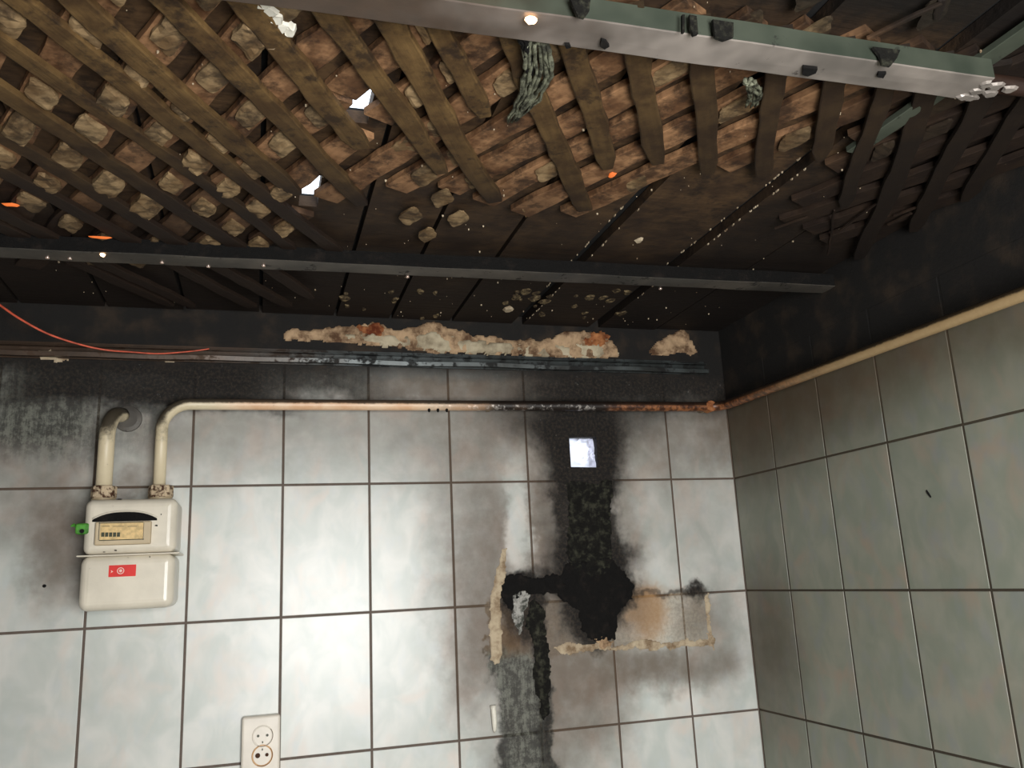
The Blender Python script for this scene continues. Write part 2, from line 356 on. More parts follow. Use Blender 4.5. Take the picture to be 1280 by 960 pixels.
def tube(bm, pts, rad, seg=14, cap=True, jitter=0):
    pts = [Vector(p) for p in pts]; rings = []; prev = None
    for i, p in enumerate(pts):
        d = (pts[min(i+1, len(pts)-1)]-pts[max(i-1, 0)]).normalized()
        if prev is None: a = d.orthogonal().normalized()
        else: a = (prev - d*prev.dot(d)).normalized()
        prev = a; b = d.cross(a); rr = rad[i] if isinstance(rad, (list, tuple)) else rad
        rings.append([bm.verts.new(p+(a*math.cos(2*math.pi*k/seg)+b*math.sin(2*math.pi*k/seg))*(rr*(1+random.uniform(-jitter, jitter)))) for k in range(seg)])
    for r1, r2 in zip(rings, rings[1:]):
        for k in range(seg): bm.faces.new((r1[k], r1[(k+1) % seg], r2[(k+1) % seg], r2[k]))
    if cap: bm.faces.new(rings[0]); bm.faces.new(rings[-1])
def lathe_y(bm, cx, cz, prof, seg=24):
    """prof: (radius, y) pairs around an axis along y"""
    rings = []
    for r, y in prof: rings.append([bm.verts.new((cx+r*math.cos(2*math.pi*k/seg), y, cz+r*math.sin(2*math.pi*k/seg))) for k in range(seg)])
    for a, b in zip(rings, rings[1:]):
        for k in range(seg): bm.faces.new((a[k], a[(k+1) % seg], b[(k+1) % seg], b[k]))
    bm.faces.new(rings[0]); bm.faces.new(rings[-1])
def lathe_z(bm, cx, cy, prof, seg=16):
    rings = []
    for r, z in prof: rings.append([bm.verts.new((cx+r*math.cos(2*math.pi*k/seg), cy+r*math.sin(2*math.pi*k/seg), z)) for k in range(seg)])
    for a, b in zip(rings, rings[1:]):
        for k in range(seg): bm.faces.new((a[k], a[(k+1) % seg], b[(k+1) % seg], b[k]))
    bm.faces.new(rings[0]); bm.faces.new(rings[-1])
def inside(x, z, poly):
    c = False; n = len(poly)
    for i in range(n):
        x1, z1 = poly[i]; x2, z2 = poly[(i+1) % n]
        if (z1 > z) != (z2 > z) and x < (x2-x1)*(z-z1)/(z2-z1)+x1: c = not c
    return c
def crust(name, px, mat, thick, cell, parent, place=None, lumpy=45, edge=.25, seed=0, base=-.0005):
    """raised ragged crust on the back wall: relief grows from the outline inward"""
    poly = [(p.x, p.z) for p in (on_wall(*q) for q in px)]
    xs = [p[0] for p in poly]; zs = [p[1] for p in poly]
    nx = int((max(xs)-min(xs))/cell)+5; nz = int((max(zs)-min(zs))/cell)+5; x0 = min(xs)-2*cell; z0 = min(zs)-2*cell
    def h(x, z):
        w = noise.noise_vector((x*38+seed, z*38, 1.7))*.009 + noise.noise_vector((x*120, z*120+seed, 5))*.004
        if not inside(x+w.x, z+w.y, poly): return -1
        k = .45+.6*noise.noise((x*lumpy, z*lumpy, seed))+.35*noise.noise((x*lumpy*3, z*lumpy*3, seed+4)); return thick*max(.12, k)
    bm = bmesh.new(); V = {}; H = {(i, j): h(x0+i*cell, z0+j*cell) for i in range(nx+1) for j in range(nz+1)}
    def vert(i, j):
        if (i, j) not in V:
            hh = H[(i, j)]; V[(i, j)] = bm.verts.new((x0+i*cell, base-hh if hh > 0 else .003, z0+j*cell))
        return V[(i, j)]
    for i in range(nx):
        for j in range(nz):
            k = [(i, j), (i+1, j), (i+1, j+1), (i, j+1)]
            if sum(H[q] > 0 for q in k) >= 2: bm.faces.new([vert(*q) for q in k])
    return obj(name, bm, mat, parent, True)
def chip(bm, c, s, flat=.5, seed=0, n=7):
    """small irregular fragment"""
    rnd = random.Random(seed); top = []; bot = []
    for k in range(n):
        a = 2*math.pi*k/n; r = rnd.uniform(.6, 1.1)
        top.append(bm.verts.new((c[0]+math.cos(a)*r*s[0], c[1]+math.sin(a)*r*s[1], c[2]+s[2]*flat)))
        bot.append(bm.verts.new((c[0]+math.cos(a)*r*s[0]*.7, c[1]+math.sin(a)*r*s[1]*.7, c[2]-s[2]*rnd.uniform(.6, 1))))
    for k in range(n): bm.faces.new((top[k], top[(k+1) % n], bot[(k+1) % n], bot[k]))
    bm.faces.new(top); bm.faces.new(bot)

# ------------------------------------------------------------ room shell
CZ = Z0+.44
TW, TH, GAP = .2017, .30, .0052
HX0, HX1, HZ0, HZ1 = -.475, -.400, Z0+.036, Z0+.114     # square vent hole through the wall
bm = bmesh.new()   # back wall with the hole
xs = [-3.1, HX0-.004, HX1+.002, .12]; zs = [0, HZ0-.004, HZ1+.004, CZ+.1]
for i in range(3):
    for j in range(3):
        if i == 1 and j == 1: continue
        box(bm, xs[i], xs[i+1], .0008, .07, zs[j], zs[j+1])
wall_back = struct(obj('wall_back', bm, M['grout_b']))
bm = bmesh.new(); box(bm, .0008, .12, YR-.1, 0.0, 0, CZ+.1); wall_right = struct(obj('wall_right', bm, M['grout_r']))
bm = bmesh.new(); box(bm, -3.1, -3.0, YR-.1, 0, 0, CZ+.1); struct(obj('wall_left', bm, M['paint']))
bm = bmesh.new()
for a in ((-3.0, WX0, 0, CZ), (WX1, 0, 0, CZ), (WX0, WX1, 0, WZ0), (WX0, WX1, WZ1, CZ)): box(bm, a[0], a[1], YR-.1, YR, a[2], a[3])
struct(obj('wall_rear', bm, M['paint']))
bm = bmesh.new()
for a in ((WX0, WX0+.05, WZ0, WZ1), (WX1-.05, WX1, WZ0, WZ1), (WX0, WX1, WZ0, WZ0+.05), (WX0, WX1, WZ1-.05, WZ1)): box(bm, a[0], a[1], YR-.08, YR-.03, a[2], a[3])
struct(obj('window_1', bm, M['frame']))
bm = bmesh.new(); box(bm, -3.1, .12, YR-.1, .07, -.1, 0); struct(obj('floor', bm, M['floor']))

# tiles
def tile_mesh(w, h, th=.006, b=.0009):
    bm = bmesh.new()
    o = [(-w/2, -h/2), (w/2, -h/2), (w/2, h/2), (-w/2, h/2)]
    L = []
    for y, ins in ((th, 0), (b, 0), (b*.3, b*.4), (0, b*1.3)):
        L.append([bm.verts.new((x-math.copysign(ins, x), y, z-math.copysign(ins, z))) for x, z in o])
    for a, c in zip(L, L[1:]):
        for i in range(4): bm.faces.new((a[i], a[(i+1) % 4], c[(i+1) % 4], c[i]))
    bm.faces.new(L[-1]); bm.faces.new(L[0])
    bmesh.ops.recalc_face_normals(bm, faces=bm.faces[:])
    me = bpy.data.meshes.new('tile'); bm.to_mesh(me); bm.free(); return me
cache = {}
def tile(cx, cz, w, h, wall, right=False):
    key = (round(w, 4), round(h, 4), right)
    if key not in cache:
        cache[key] = tile_mesh(w, h); cache[key].materials.append(M['tile_r' if right else 'tile_b'])
    o = bpy.data.objects.new('tile', cache[key]); COL.objects.link(o); o.parent = wall
    if right: o.location = (0, cx, cz); o.rotation_euler = (random.uniform(-.0015, .0015), random.uniform(-.0015, .0015), -math.pi/2)
    else: o.location = (cx, 0, cz); o.rotation_euler = (random.uniform(-.002, .002), random.uniform(-.001, .001), random.uniform(-.002, .002))
rows = [(Z0+.295-.0, Z0)] + [(Z0-.3*k, max(Z0-.3*(k+1), .003)) for k in range(7)]
for (zt, zb) in rows:
    e = [0, -.1919]+[-.1919-TW*k for k in range(1, 14)]
    for k in range(len(e)-1):
        xr, xl = e[k], e[k+1]
        if zt > Z0+.1 and k == 2-0 and False: pass
        if zb == Z0 and xl < HX0 < xr:         # the tile the vent hole goes through
            bm = bmesh.new(); X0, X1, A, B = xl+GAP/2, xr-GAP/2, zb+GAP/2, zt-GAP/2
            xx = [X0, HX0, HX1, X1]; zz = [A, HZ0, HZ1, B]
            jit = lambda: random.uniform(-.002, .002)
            g = {(i, j): (xx[i]+(jit() if i in (1, 2) and j in (1, 2) else 0), zz[j]+(jit() if i in (1, 2) and j in (1, 2) else 0)) for i in range(4) for j in range(4)}
            fr = {k2: bm.verts.new((v[0], 0, v[1])) for k2, v in g.items()}; bk = {k2: bm.verts.new((v[0], .006, v[1])) for k2, v in g.items()}
            for i in range(3):
                for j in range(3):
                    if i == 1 and j == 1:
                        q = [(1, 1), (2, 1), (2, 2), (1, 2)]
                        for a in range(4): bm.faces.new((fr[q[a]], fr[q[(a+1) % 4]], bk[q[(a+1) % 4]], bk[q[a]]))
                    else: bm.faces.new([fr[q] for q in ((i, j), (i+1, j), (i+1, j+1), (i, j+1))])
            q = [(0, 0), (1, 0), (2, 0), (3, 0), (3, 1), (3, 2), (3, 3), (2, 3), (1, 3), (0, 3), (0, 2), (0, 1)]
            for a in range(12): bm.faces.new((fr[q[a]], fr[q[(a+1) % 12]], bk[q[(a+1) % 12]], bk[q[a]]))
            obj('tile', bm, M['tile_b'], wall_back); continue
        tile((xl+xr)/2, (zt+zb)/2, xr-xl-GAP, zt-zb-GAP, wall_back)
    e = [0, -.199]+[-.199-TW*k for k in range(1, 14)]
    for k in range(len(e)-1):
        yr, yl = e[k], max(e[k+1], YR+.002)
        if yr-yl < .03: continue
        tile((yl+yr)/2, (zt+zb)/2, yr-yl-GAP, zt-zb-GAP*.9, wall_right, True)

# ------------------------------------------------------------ ceiling: boards, two layers of laths, plaster keys
def in_open(x, y): return any(a <= x <= b and c <= y <= d for a, b, c, d in HOLES)
h1 = on_ceil(447, 122, .418); h2 = on_ceil(386, 230, .418)
HOLES = [(h1.x-.018, h1.x+.022, h1.y-.024, h1.y+.065), (h2.x-.012, h2.x+.020, h2.y-.035, h2.y+.085)]
bm = bmesh.new()   # dark deck above the boards, open at the two burnt-through spots
xs = sorted([-3.1, .12]+[v for h in HOLES for v in h[:2]]); ys = sorted([YR-.1, .07]+[v for h in HOLES for v in h[2:]])
for i in range(len(xs)-1):
    for j in range(len(ys)-1):
        if not in_open((xs[i]+xs[i+1])/2, (ys[j]+ys[j+1])/2): box(bm, xs[i], xs[i+1], ys[j], ys[j+1], CZ+.0002, CZ+.004)
ceiling = struct(obj('ceiling', bm, M['black']))
gaps = [-3.0, -2.83, -2.65, -2.47, -2.29, -2.11, -1.95, -1.78, -1.60, -1.43, -1.258, -1.08, -.942, -.785, -.605, -.387, -.20, -.0]
for a, b in zip(gaps, gaps[1:]):
    w = .006 if a not in (-.387, -.605) else .008
    e0, e1 = a+.004, b-.004
    if b in (-.387, -.605): e1 = b-.015
    if a in (-.387, -.605): e0 = a+.015
    segs = [(YR, -.02)]
    cuts = [h for h in HOLES if h[0] < e1 and h[1] > e0]
    bm = bmesh.new()
    xs = sorted([e0, e1]+[min(max(v, e0), e1) for h in cuts for v in h[:2]]); ys = sorted([YR, -1.6, -1.2, -.8, -.4, -.004]+[v for h in cuts for v in h[2:]])
    zj = Z0+.42
    for i in range(len(xs)-1):
        for j in range(len(ys)-1):
            if xs[i+1]-xs[i] > 1e-5 and not in_open((xs[i]+xs[i+1])/2, (ys[j]+ys[j+1])/2):
                box(bm, xs[i], xs[i+1], ys[j], ys[j+1], zj, CZ)
    bmesh.ops.remove_doubles(bm, verts=bm.verts[:], dist=1e-5)
    o = obj('ceiling_board', bm, M['board'], ceiling); o.location.z = random.uniform(-.002, .002)

def lath_strip(name, p0, d, n, L, w, z0, z1, mat, seed, taper=True):
    """a warped wooden strip from p0 along d for length L"""
    rnd = random.Random(seed); bm = bmesh.new(); N = max(3, int(L/.035)); loops = []
    for i in range(N+1):
        t_ = L*i/N; wob = .003*math.sin(t_*9+seed)+.0015*rnd.uniform(-1, 1)
        ww = w*(1+.10*rnd.uniform(-1, 1)); dz = .0025*math.sin(t_*6+seed*2)
        if i == N and taper: ww *= rnd.uniform(.4, .8)
        c = Vector((p0[0], p0[1], 0))+d*t_+n*wob
        a, b = c-n*(ww/2), c+n*(ww/2)
        loops.append([bm.verts.new((a.x, a.y, z1+dz)), bm.verts.new((b.x, b.y, z1+dz)), bm.verts.new((b.x, b.y, z0+dz+.001)), bm.verts.new(((b-n*.002).x, (b-n*.002).y, z0+dz)), bm.verts.new(((a+n*.002).x, (a+n*.002).y, z0+dz)), bm.verts.new((a.x, a.y, z0+dz+.001))])
    for p, q in zip(loops, loops[1:]):
        for k in range(6): bm.faces.new((p[k], p[(k+1) % 6], q[(k+1) % 6], q[k]))
    bm.faces.new(loops[0]); bm.faces.new(loops[-1])
    # object origin at its start, x axis along the grain
    ang = math.atan2(d.y, d.x); mt = Matrix.Translation((p0[0], p0[1], 0)) @ Matrix.Rotation(ang, 4, 'Z')
    bm.transform(mt.inverted()); o = obj(name, bm, mat, ceiling); o.matrix_local = mt; return o
A1, A2 = math.radians(59.5), math.radians(117)
D1, N1 = Vector((math.cos(A1), math.sin(A1), 0)), Vector((math.sin(A1), -math.cos(A1), 0))
D2, N2 = Vector((math.cos(A2), math.sin(A2), 0)), Vector((math.sin(A2), -math.cos(A2), 0))
YN = -1.75
def line_at_y(N, D, s, y):     # point with N.p = s at given y
    x = (s - N.y*y)/N.x; return (x, y)
# position across, y where it ends, width
FRONT = [(-1.22, -.08, .03), (-1.14, -.1, .03), (-1.06, -.1, .03), (-.985, -.12, .032), (-.885, -.2, .032), (-.81, -.45, .026), (-.732, -.44, .031), (-.66, -.72, .034), (-.571, -.70, .032), (-.495, -.90, .034),
         (-.418, -.84, .03), (-.354, -.76, .034), (-.300, -1.02, .028), (-.230, -.74, .033), (-.164, -.90, .031), (-.091, -.93, .031), (-.008, -.92, .031), (.082, -.93, .03), (.167, -1.0, .03), (.235, -.85, .026), (.298, -.62, .032), (.375, -.7, .03), (.45, -.8, .03)]
for i, (s, ye, w) in enumerate(FRONT):
    yn = YN if s < -.28 else -1.275
    x0, y0 = line_at_y(N1, D1, s, yn); L = (ye-yn)/D1.y
    xe = x0+D1.x*L
    if xe > -.01: L = (-.02-x0)/D1.x
    ja = random.uniform(-.018, .018); D1j = Matrix.Rotation(ja, 3, 'Z') @ D1; N1j = Matrix.Rotation(ja, 3, 'Z') @ N1
    if L > .05: lath_strip('lath', (x0-D1.x*0, y0), D1j, N1j, L, w, Z0+.396, Z0+.4045, M['lath_front'], i*3+1)
def back_limit(x):      # how far toward the corner the second layer survives
    pts = [(-2.2, -.2), (-1.55, -.30), (-1.26, -.48), (-1.12, -.74), (-.95, -.76), (-.8, -.70), (-.66, -.72), (-.58, -.84), (-.47, -1.0), (-.39, -1.12), (-.34, -1.0), (-.3, -.76), (-.1, -.66), (0, -.8)]
    for (a, b), (c, d) in zip(pts, pts[1:]):
        if a <= x <= c: return b+(d-b)*(x-a)/(c-a)
    return -.5
rnd = random.Random(5)
for k in range(-14, 12):
    s = -1.264+.0755*k + rnd.uniform(-.003, .003)
    # walk along the lath from the near side; keep the runs the photograph shows
    x, y = line_at_y(N2, D2, s, YN); t0 = None; step = .01; tt = 0
    L = 2.1
    if x > 0.0: tt = (-.012-x)/D2.x
    while tt < L:
        px_, py_ = x+D2.x*tt, y+D2.y*tt
        ok = -2.6 < px_ < -.01 and py_ < back_limit(px_) and not (px_ > -1.0 and py_ < -1.285) and not any(a-.012 < px_ < b+.012 and c-.005 < py_ < d+.005 for a, b, c, d in HOLES)
        if ok and t0 is None: t0 = tt
        if (not ok or tt+step >= L) and t0 is not None:
            if tt-t0 > .04: lath_strip('lath', (x+D2.x*t0, y+D2.y*t0), D2, N2, tt-t0, .047, Z0+.4055, Z0+.4165, M['lath_back'], k*7+int(tt*10), False)
            t0 = None
        tt += step
# plaster keys bulging between the laths on the left, where the plaster clung on
cnt = 0
det = N1.x*N2.y-N1.y*N2.x
def cross_pt(s1, s2): return ((s1*N2.y-s2*N1.y)/det, (N1.x*s2-N2.x*s1)/det)
fs = [f[0] for f in FRONT]
for i in range(len(fs)-1):
    for k in range(-14, 8):
        s1 = (fs[i]+fs[i+1])/2; s2 = -1.264+.0755*k
        x, y = cross_pt(s1, s2)
        if x < -1.9 or x > -.05 or y < -1.4: continue
        if y > back_limit(x)+.02 and (y > -.44 or x > -.75 or rnd.random() > .28): continue
        if any(a-.02 < x < b+.02 and c-.02 < y < d+.02 for a, b, c, d in HOLES): continue
        pkeep = .85 if x < -1.2 else (.45 if x < -.9 else .3)
        if rnd.random() > pkeep: continue
        bm = bmesh.new(); a_ = (fs[i+1]-fs[i]-.031)*.5*rnd.uniform(.9, 1.08); b_ = rnd.uniform(.019, .025); hgt = rnd.uniform(.006, .010) if x < -1.2 else rnd.uniform(.002, .005)
        nn = 5; g = {}; sd = rnd.uniform(0, 99); tilt = rnd.uniform(-.2, .2)
        for q in range(nn+1):
            for r_ in range(nn+1):
                u, v = 2*q/nn-1, 2*r_/nn-1; ed = max(abs(u), abs(v)); cr = (abs(u) > .9)+(abs(v) > .9)
                sc = 1-.10*cr+.13*noise.noise((u*1.6+sd, v*1.6, 2))
                ox_, oy_ = cross_pt(u*a_*sc, v*b_*sc)
                hz_ = -hgt*((1-.25*(ed > .9))+.45*noise.noise((u*2.2+sd, v*2.2, 7))+tilt*u)
                g[q, r_] = bm.verts.new((ox_, oy_, hz_))
        for q in range(nn):
            for r_ in range(nn): bm.faces.new((g[q, r_], g[q+1, r_], g[q+1, r_+1], g[q, r_+1]))
        rim = [(q, 0) for q in range(nn)]+[(nn, q) for q in range(nn)]+[(q, nn) for q in range(nn, 0, -1)]+[(0, q) for q in range(nn, 0, -1)]
        top = [bm.verts.new((g[q].co.x, g[q].co.y, 0)) for q in rim]
        for q in range(len(rim)): bm.faces.new((g[rim[q]], g[rim[(q+1) % len(rim)]], top[(q+1) % len(rim)], top[q]))
        bm.faces.new(top)
        o = obj('plaster_key', bm, M['lump'], ceiling, False); o.location = (x, y, Z0+.4058); cnt += 1
# torn plaster edge on one lath, pale
for j, q in enumerate([(338, 10), (347, 20), (356, 30), (362, 36), (332, 2), (338, 50)]):
    p = on_ceil(*q, .40); bm = bmesh.new(); chip(bm, (0, 0, 0), (.012, .012, .006), .5, j); o = obj('plaster_fragment', bm, M['white'] if j != 5 else M['plaster'], ceiling); o.location = p
for j in range(34):      # plaster still stuck to the boards between the open joints
    q = (random.choice((random.uniform(615, 700), random.uniform(715, 800), random.uniform(430, 560))), random.uniform(360, 398)); s_ = random.uniform(.006, .017)
    p = on_ceil(*q, .418); bm = bmesh.new(); chip(bm, (0, 0, 0), (s_, s_*1.6, .003), .5, j+300, 8); o = obj('plaster_fragment', bm, M['khaki'], ceiling); o.location = p; o.rotation_euler = (0, 0, random.uniform(-.4, .4))
for q, s in (((1120, 326), .02), ((1023, 392), .022), ((800, 298), .012), ((636, 385), .02), ((100, 392), .01), ((135, 331), .012), ((260, 352), .018)):
    p = on_ceil(*q, .417); bm = bmesh.new(); chip(bm, (0, 0, 0), (s*.8, s*1.3, .004), .5, int(s*1000)+q[0]); o = obj('plaster_fragment', bm, M['plaster'], ceiling); o.location = p
# crumbs of plaster clinging everywhere: nobody could count them
bm = bmesh.new(); rr = random.Random(3)
for i in range(260):
    x = rr.uniform(-1.8, -.05); y = rr.uniform(-1.3, -.03)
    if in_open(x, y): continue
    s = rr.choice((.0008, .001, .0012, .0022)); z = Z0+.4175 if y > back_limit(x) else Z0+.404
    chip(bm, (x, y, z), (s, s*1.2, s), .5, i, 5)
for gx in (-.605, -.387):         # pale frayed lips along the two open joints
    for i in range(46):
        y = rr.uniform(-1.0, -.25) if gx > -.5 else rr.uniform(-.75, -.05)
        chip(bm, (gx+rr.choice((-.0165, .0165))+rr.uniform(-.001, .001), y, Z0+.4175), (.0014, rr.uniform(.002, .007), .002), .5, i+900, 5)
o = obj('plaster_crumbs', bm, M['plaster'], ceiling); o['kind'] = 'stuff'
# burnt sticks standing off near the right wall
for j, (a, b, w) in enumerate((((1085, 45), (1178, 2), .008), ((1178, 0), (1168, 24), .010), ((1120, 268), (1188, 240), .006), ((1112, 278), (1140, 264), .008), ((1035, 318), (1042, 262), .004), ((968, 283), (1010, 268), .004), ((1050, 285), (1100, 250), .005))):
    p, q = on_ceil(*a, .40), on_ceil(*b, .40); d = q-p; d.z = 0; n = Vector((d.y, -d.x, 0)).normalized()
    o = lath_strip('splinter', (p.x, p.y), d.normalized(), n, d.length, w, Z0+.398, Z0+.402, M['lath_back'], 50+j)

# ------------------------------------------------------------ back wall remains
def strip_crusts():
    crust('soot_crust', [(708,600),(740,604),(766,598),(763,640),(767,690),(760,715),(740,722),(716,716),(708,690),(712,650)], M['char'], .006, .004, wall_back, seed=1)
    crust('soot_crust', [(706,702),(766,696),(780,708),(793,730),(790,748),(776,758),(772,782),(768,797),(755,800),(742,798),(728,785),(722,760),(700,745),(690,728),(700,716)], M['charb'], .006, .004, wall_back, seed=2)
    crust('soot_crust', [(630,720),(645,714),(668,722),(700,716),(716,722),(712,735),(680,740),(652,738),(640,760),(630,752),(626,735)], M['charb'], .006, .0035, wall_back, seed=4)
    crust('cement_crust', [(640,742),(658,735),(664,742),(655,770),(648,790),(642,775)], M['ashcrust'], .007, .003, wall_back, seed=9)
    crust('soot_crust', [(668,745),(680,760),(686,800),(690,850),(688,880),(680,900),(670,850),(664,800),(655,770)], M['char'], .004, .0035, wall_back, seed=14)
    crust('plaster_crust', [(615,735),(624,690),(634,680),(631,715),(626,745),(628,790),(626,828),(614,824),(612,780)], M['plaster'], .005, .0035, wall_back, seed=21)
    crust('plaster_crust', [(690,808),(720,800),(740,803),(776,806),(800,800),(830,802),(860,800),(884,796),(884,786),(893,796),(892,814),(886,806),(840,808),(790,810),(740,812),(700,816)], M['plaster'], .006, .003, wall_back, seed=33)
    crust('plaster_crust', [(742,800),(756,796),(768,800),(766,810),(758,812)], M['peach'], .007, .003, wall_back, seed=39)
    crust('plaster_crust', [(884,738),(889,760),(890,790),(884,796),(884,770),(880,745)], M['plaster'], .003, .003, wall_back, seed=41)
    # plaster left between the tile tops and the ceiling
    crust('plaster_remnant', [(352,412),(400,410),(440,404),(475,402),(500,412),(545,400),(562,408),(590,418),(640,424),(690,422),(705,412),(740,414),(760,424),(772,432),(774,444),(740,446),(690,444),(600,440),(540,440),(470,428),(400,424),(356,424)], M['peach'], .016, .005, wall_back, lumpy=22, seed=50)
    crust('plaster_remnant', [(430,420),(470,414),(500,420),(540,414),(570,420),(600,426),(640,430),(640,440),(560,438),(480,428),(432,424)], M['creamcrust'], .021, .005, wall_back, lumpy=16, seed=71)
    crust('plaster_remnant', [(640,428),(680,432),(730,430),(768,432),(774,442),(740,445),(660,443)], M['creamcrust'], .021, .005, wall_back, lumpy=16, seed=73)
    crust('plaster_remnant', [(724,424),(736,414),(752,412),(762,420),(756,432),(738,434)], M['rustcrust'], .022, .005, wall_back, lumpy=30, seed=75)
    crust('plaster_remnant', [(444,408),(470,404),(484,408),(476,418),(452,416)], M['rustcrust'], .020, .005, wall_back, lumpy=30, seed=77)
    crust('plaster_remnant', [(812,440),(820,424),(842,414),(852,410),(862,420),(874,440),(850,438),(836,440)], M['peach'], .012, .005, wall_back, lumpy=22, seed=57)
    crust('plaster_remnant', [(46,436),(62,434),(86,446),(90,452),(60,450),(50,446)], M['plaster'], .012, .005, wall_back, lumpy=22, seed=61)
    crust('plaster_remnant', [(205,446),(226,440),(228,448),(208,450)], M['plaster'], .008, .004, wall_back, lumpy=22, seed=62)
strip_crusts()

# steel rail along the wall above the tiles
def rail(x0, x1):
    r = thing('wall_rail', 'sooty blue-grey metal edge rail along the top of the back wall tiles', 'metal rail')
    z0, z1 = Z0+.292, Z0+.318
    bm = bmesh.new(); box(bm, x0, x1, -.004, -.0008, z0, z1+.012); obj('back_flange', bm, M['rail'], r)
    bm = bmesh.new(); N = 60; L = []
    for i in range(N+1):
        x = x0+(x1-x0)*i/N; dy = .002*noise.noise((x*9, 0, 0)); dz = .003*noise.noise((x*5, 3, 0))
        L.append([bm.verts.new(v) for v in ((x, -.002, z0+.002+dz), (x, -.026+dy, z0+dz), (x, -.028+dy, z0+.010+dz), (x, -.0265+dy, z0+.010+dz), (x, -.025+dy, z0+.0018+dz), (x, -.002, z0+.0035+dz))])
    for p, q in zip(L, L[1:]):
        for k in range(6): bm.faces.new((p[k], p[(k+1) % 6], q[(k+1) % 6], q[k]))
    bm.faces.new(L[0]); bm.faces.new(L[-1]); obj('lower_flange', bm, M['rail'], r)
    bm = bmesh.new(); box(bm, x0, x1, -.020, -.004, z1, z1+.0015); obj('upper_flange', bm, M['rail'], r)
rail(-2.2, -.06)

# ------------------------------------------------------------ metal ceiling profiles
def profile(label, A, B, w, z, h, face, side, screws=(), marks=(), chars=()):
    """U-shaped drywall profile from A to B (x, y), face down at height z"""
    t_ = thing('metal_profile', label, 'metal profile')
    a, b = Vector((*A, 0)), Vector((*B, 0)); d = (b-a).normalized(); n = Vector((-d.y, d.x, 0)); L = (b-a).length; N = int(L/.04)
    def sweep(name, sec, mat):
        bm = bmesh.new(); loops = []
        for i in range(N+1):
            p = a+d*(L*i/N); s = L*i/N
            loops.append([bm.verts.new((p.x+n.x*(u+.0012*noise.noise((s*14, u*30, z))), p.y+n.y*u, Z0+z+v+.0016*noise.noise((s*9, u*20, 4)))) for u, v in sec])
        m_ = len(sec)
        for p, q in zip(loops, loops[1:]):
            for k in range(m_): bm.faces.new((p[k], p[(k+1) % m_], q[(k+1) % m_], q[k]))
        bm.faces.new(loops[0]); bm.faces.new(loops[-1]); return obj(name, bm, mat, t_)
    hw = w/2; th = .0012
    sweep('face', [(-hw, .0008), (-hw+.0015, 0), (-.006, -.0004), (.006, -.0004), (hw-.0015, 0), (hw, .0008), (hw, th), (-hw, th)], face)
    sweep('side', [(-hw, th), (-hw+th, th), (-hw+th, h), (-hw+.006, h), (-hw+.006, h+.001), (-hw, h+.001)], side)
    sweep('side', [(hw, th), (hw-th, th), (hw-th, h), (hw-.006, h), (hw-.006, h+.001), (hw, h+.001)], side)
    for (px, py) in screws:
        p = on_ceil(px, py, z); bm = bmesh.new()
        lathe_z(bm, 0, 0, [(.0012, -.0042), (.0034, -.0036), (.0042, -.002), (.003, .0005), (.0015, .003)], 10)
        o = obj('screw', bm, M['screw'], t_, True); o.location = p
    for j, (pts) in enumerate(chars):      # burnt flakes clinging to it
        P = [on_ceil(x, y, z) for x, y in pts]; bm = bmesh.new()
        top = [bm.verts.new((q.x, q.y, q.z-.0010)) for q in P]; bot = [bm.verts.new((q.x, q.y, q.z-.0042-.001*random.random())) for q in P]
        for k in range(len(P)): bm.faces.new((top[k], top[(k+1) % len(P)], bot[(k+1) % len(P)], bot[k]))
        bm.faces.new(top); bm.faces.new(bot); obj('char_flake', bm, M['charb'], t_)
    return t_
near = profile('pale zinc ceiling profile nearest the camera, along the top of the view', (-2.3, -1.235), (-.34, -1.262), .052, .368, .0275, M['zinc_l'], M['zinc_g'],
        screws=[(330, -12)], chars=[
        [(752, 44), (758, 46), (762, 52), (756, 56), (750, 52)], [(1004, 78), (1022, 80), (1020, 86), (1010, 90), (1003, 88)], [(1098, 86), (1108, 86), (1104, 92), (1096, 90)],
        [(706, 50), (712, 50), (714, 54), (708, 55)]])
# soot tongues on the side of that profile that faces the room
for pts in ([(712, -3), (738, -3), (736, 14), (730, 22), (722, 20), (716, 8)], [(861, 18), (870, 20), (872, 42), (866, 44), (862, 34)], [(852, 18), (855, 18), (855, 40), (852, 40)], [(890, 24), (916, 28), (916, 46), (904, 50), (893, 46)], [(1090, 58), (1124, 62), (1120, 72), (1112, 82), (1102, 80), (1098, 68)]):
    bm = bmesh.new(); F_ = []; yy = -1.2625
    def on_side(x, y, y0): 
        d = ray(x, y); return CAM+d*((y0-CAM.y)/d.y)
    P = [on_side(x, y, -1.2905) for x, y in pts]
    a = [bm.verts.new((p.x, p.y+.001, p.z)) for p in P]; b = [bm.verts.new((p.x, p.y-.003, p.z)) for p in P]
    for k in range(len(P)): bm.faces.new((a[k], a[(k+1) % len(P)], b[(k+1) % len(P)], b[k]))
    bm.faces.new(a); bm.faces.new(b); obj('soot_tongue', bm, M['char'], near)
mid = profile('dark sooty ceiling profile crossing the middle of the ceiling', (-2.2, -.415), (-.008, -.499), .05, .372, .0275, M['zinc_d'], M['charb'],
        screws=[(330, 329), (510, 343), (60, 319), (88, 320), (826, 358), (203, 325), (261, 330)])
crossp = profile('grey-green profile running toward the window, ending over the right side', (-.322, -1.75), (-.352, -1.03), .030, .3975-.001, .008, M['zinc_g'], M['zinc_g'])
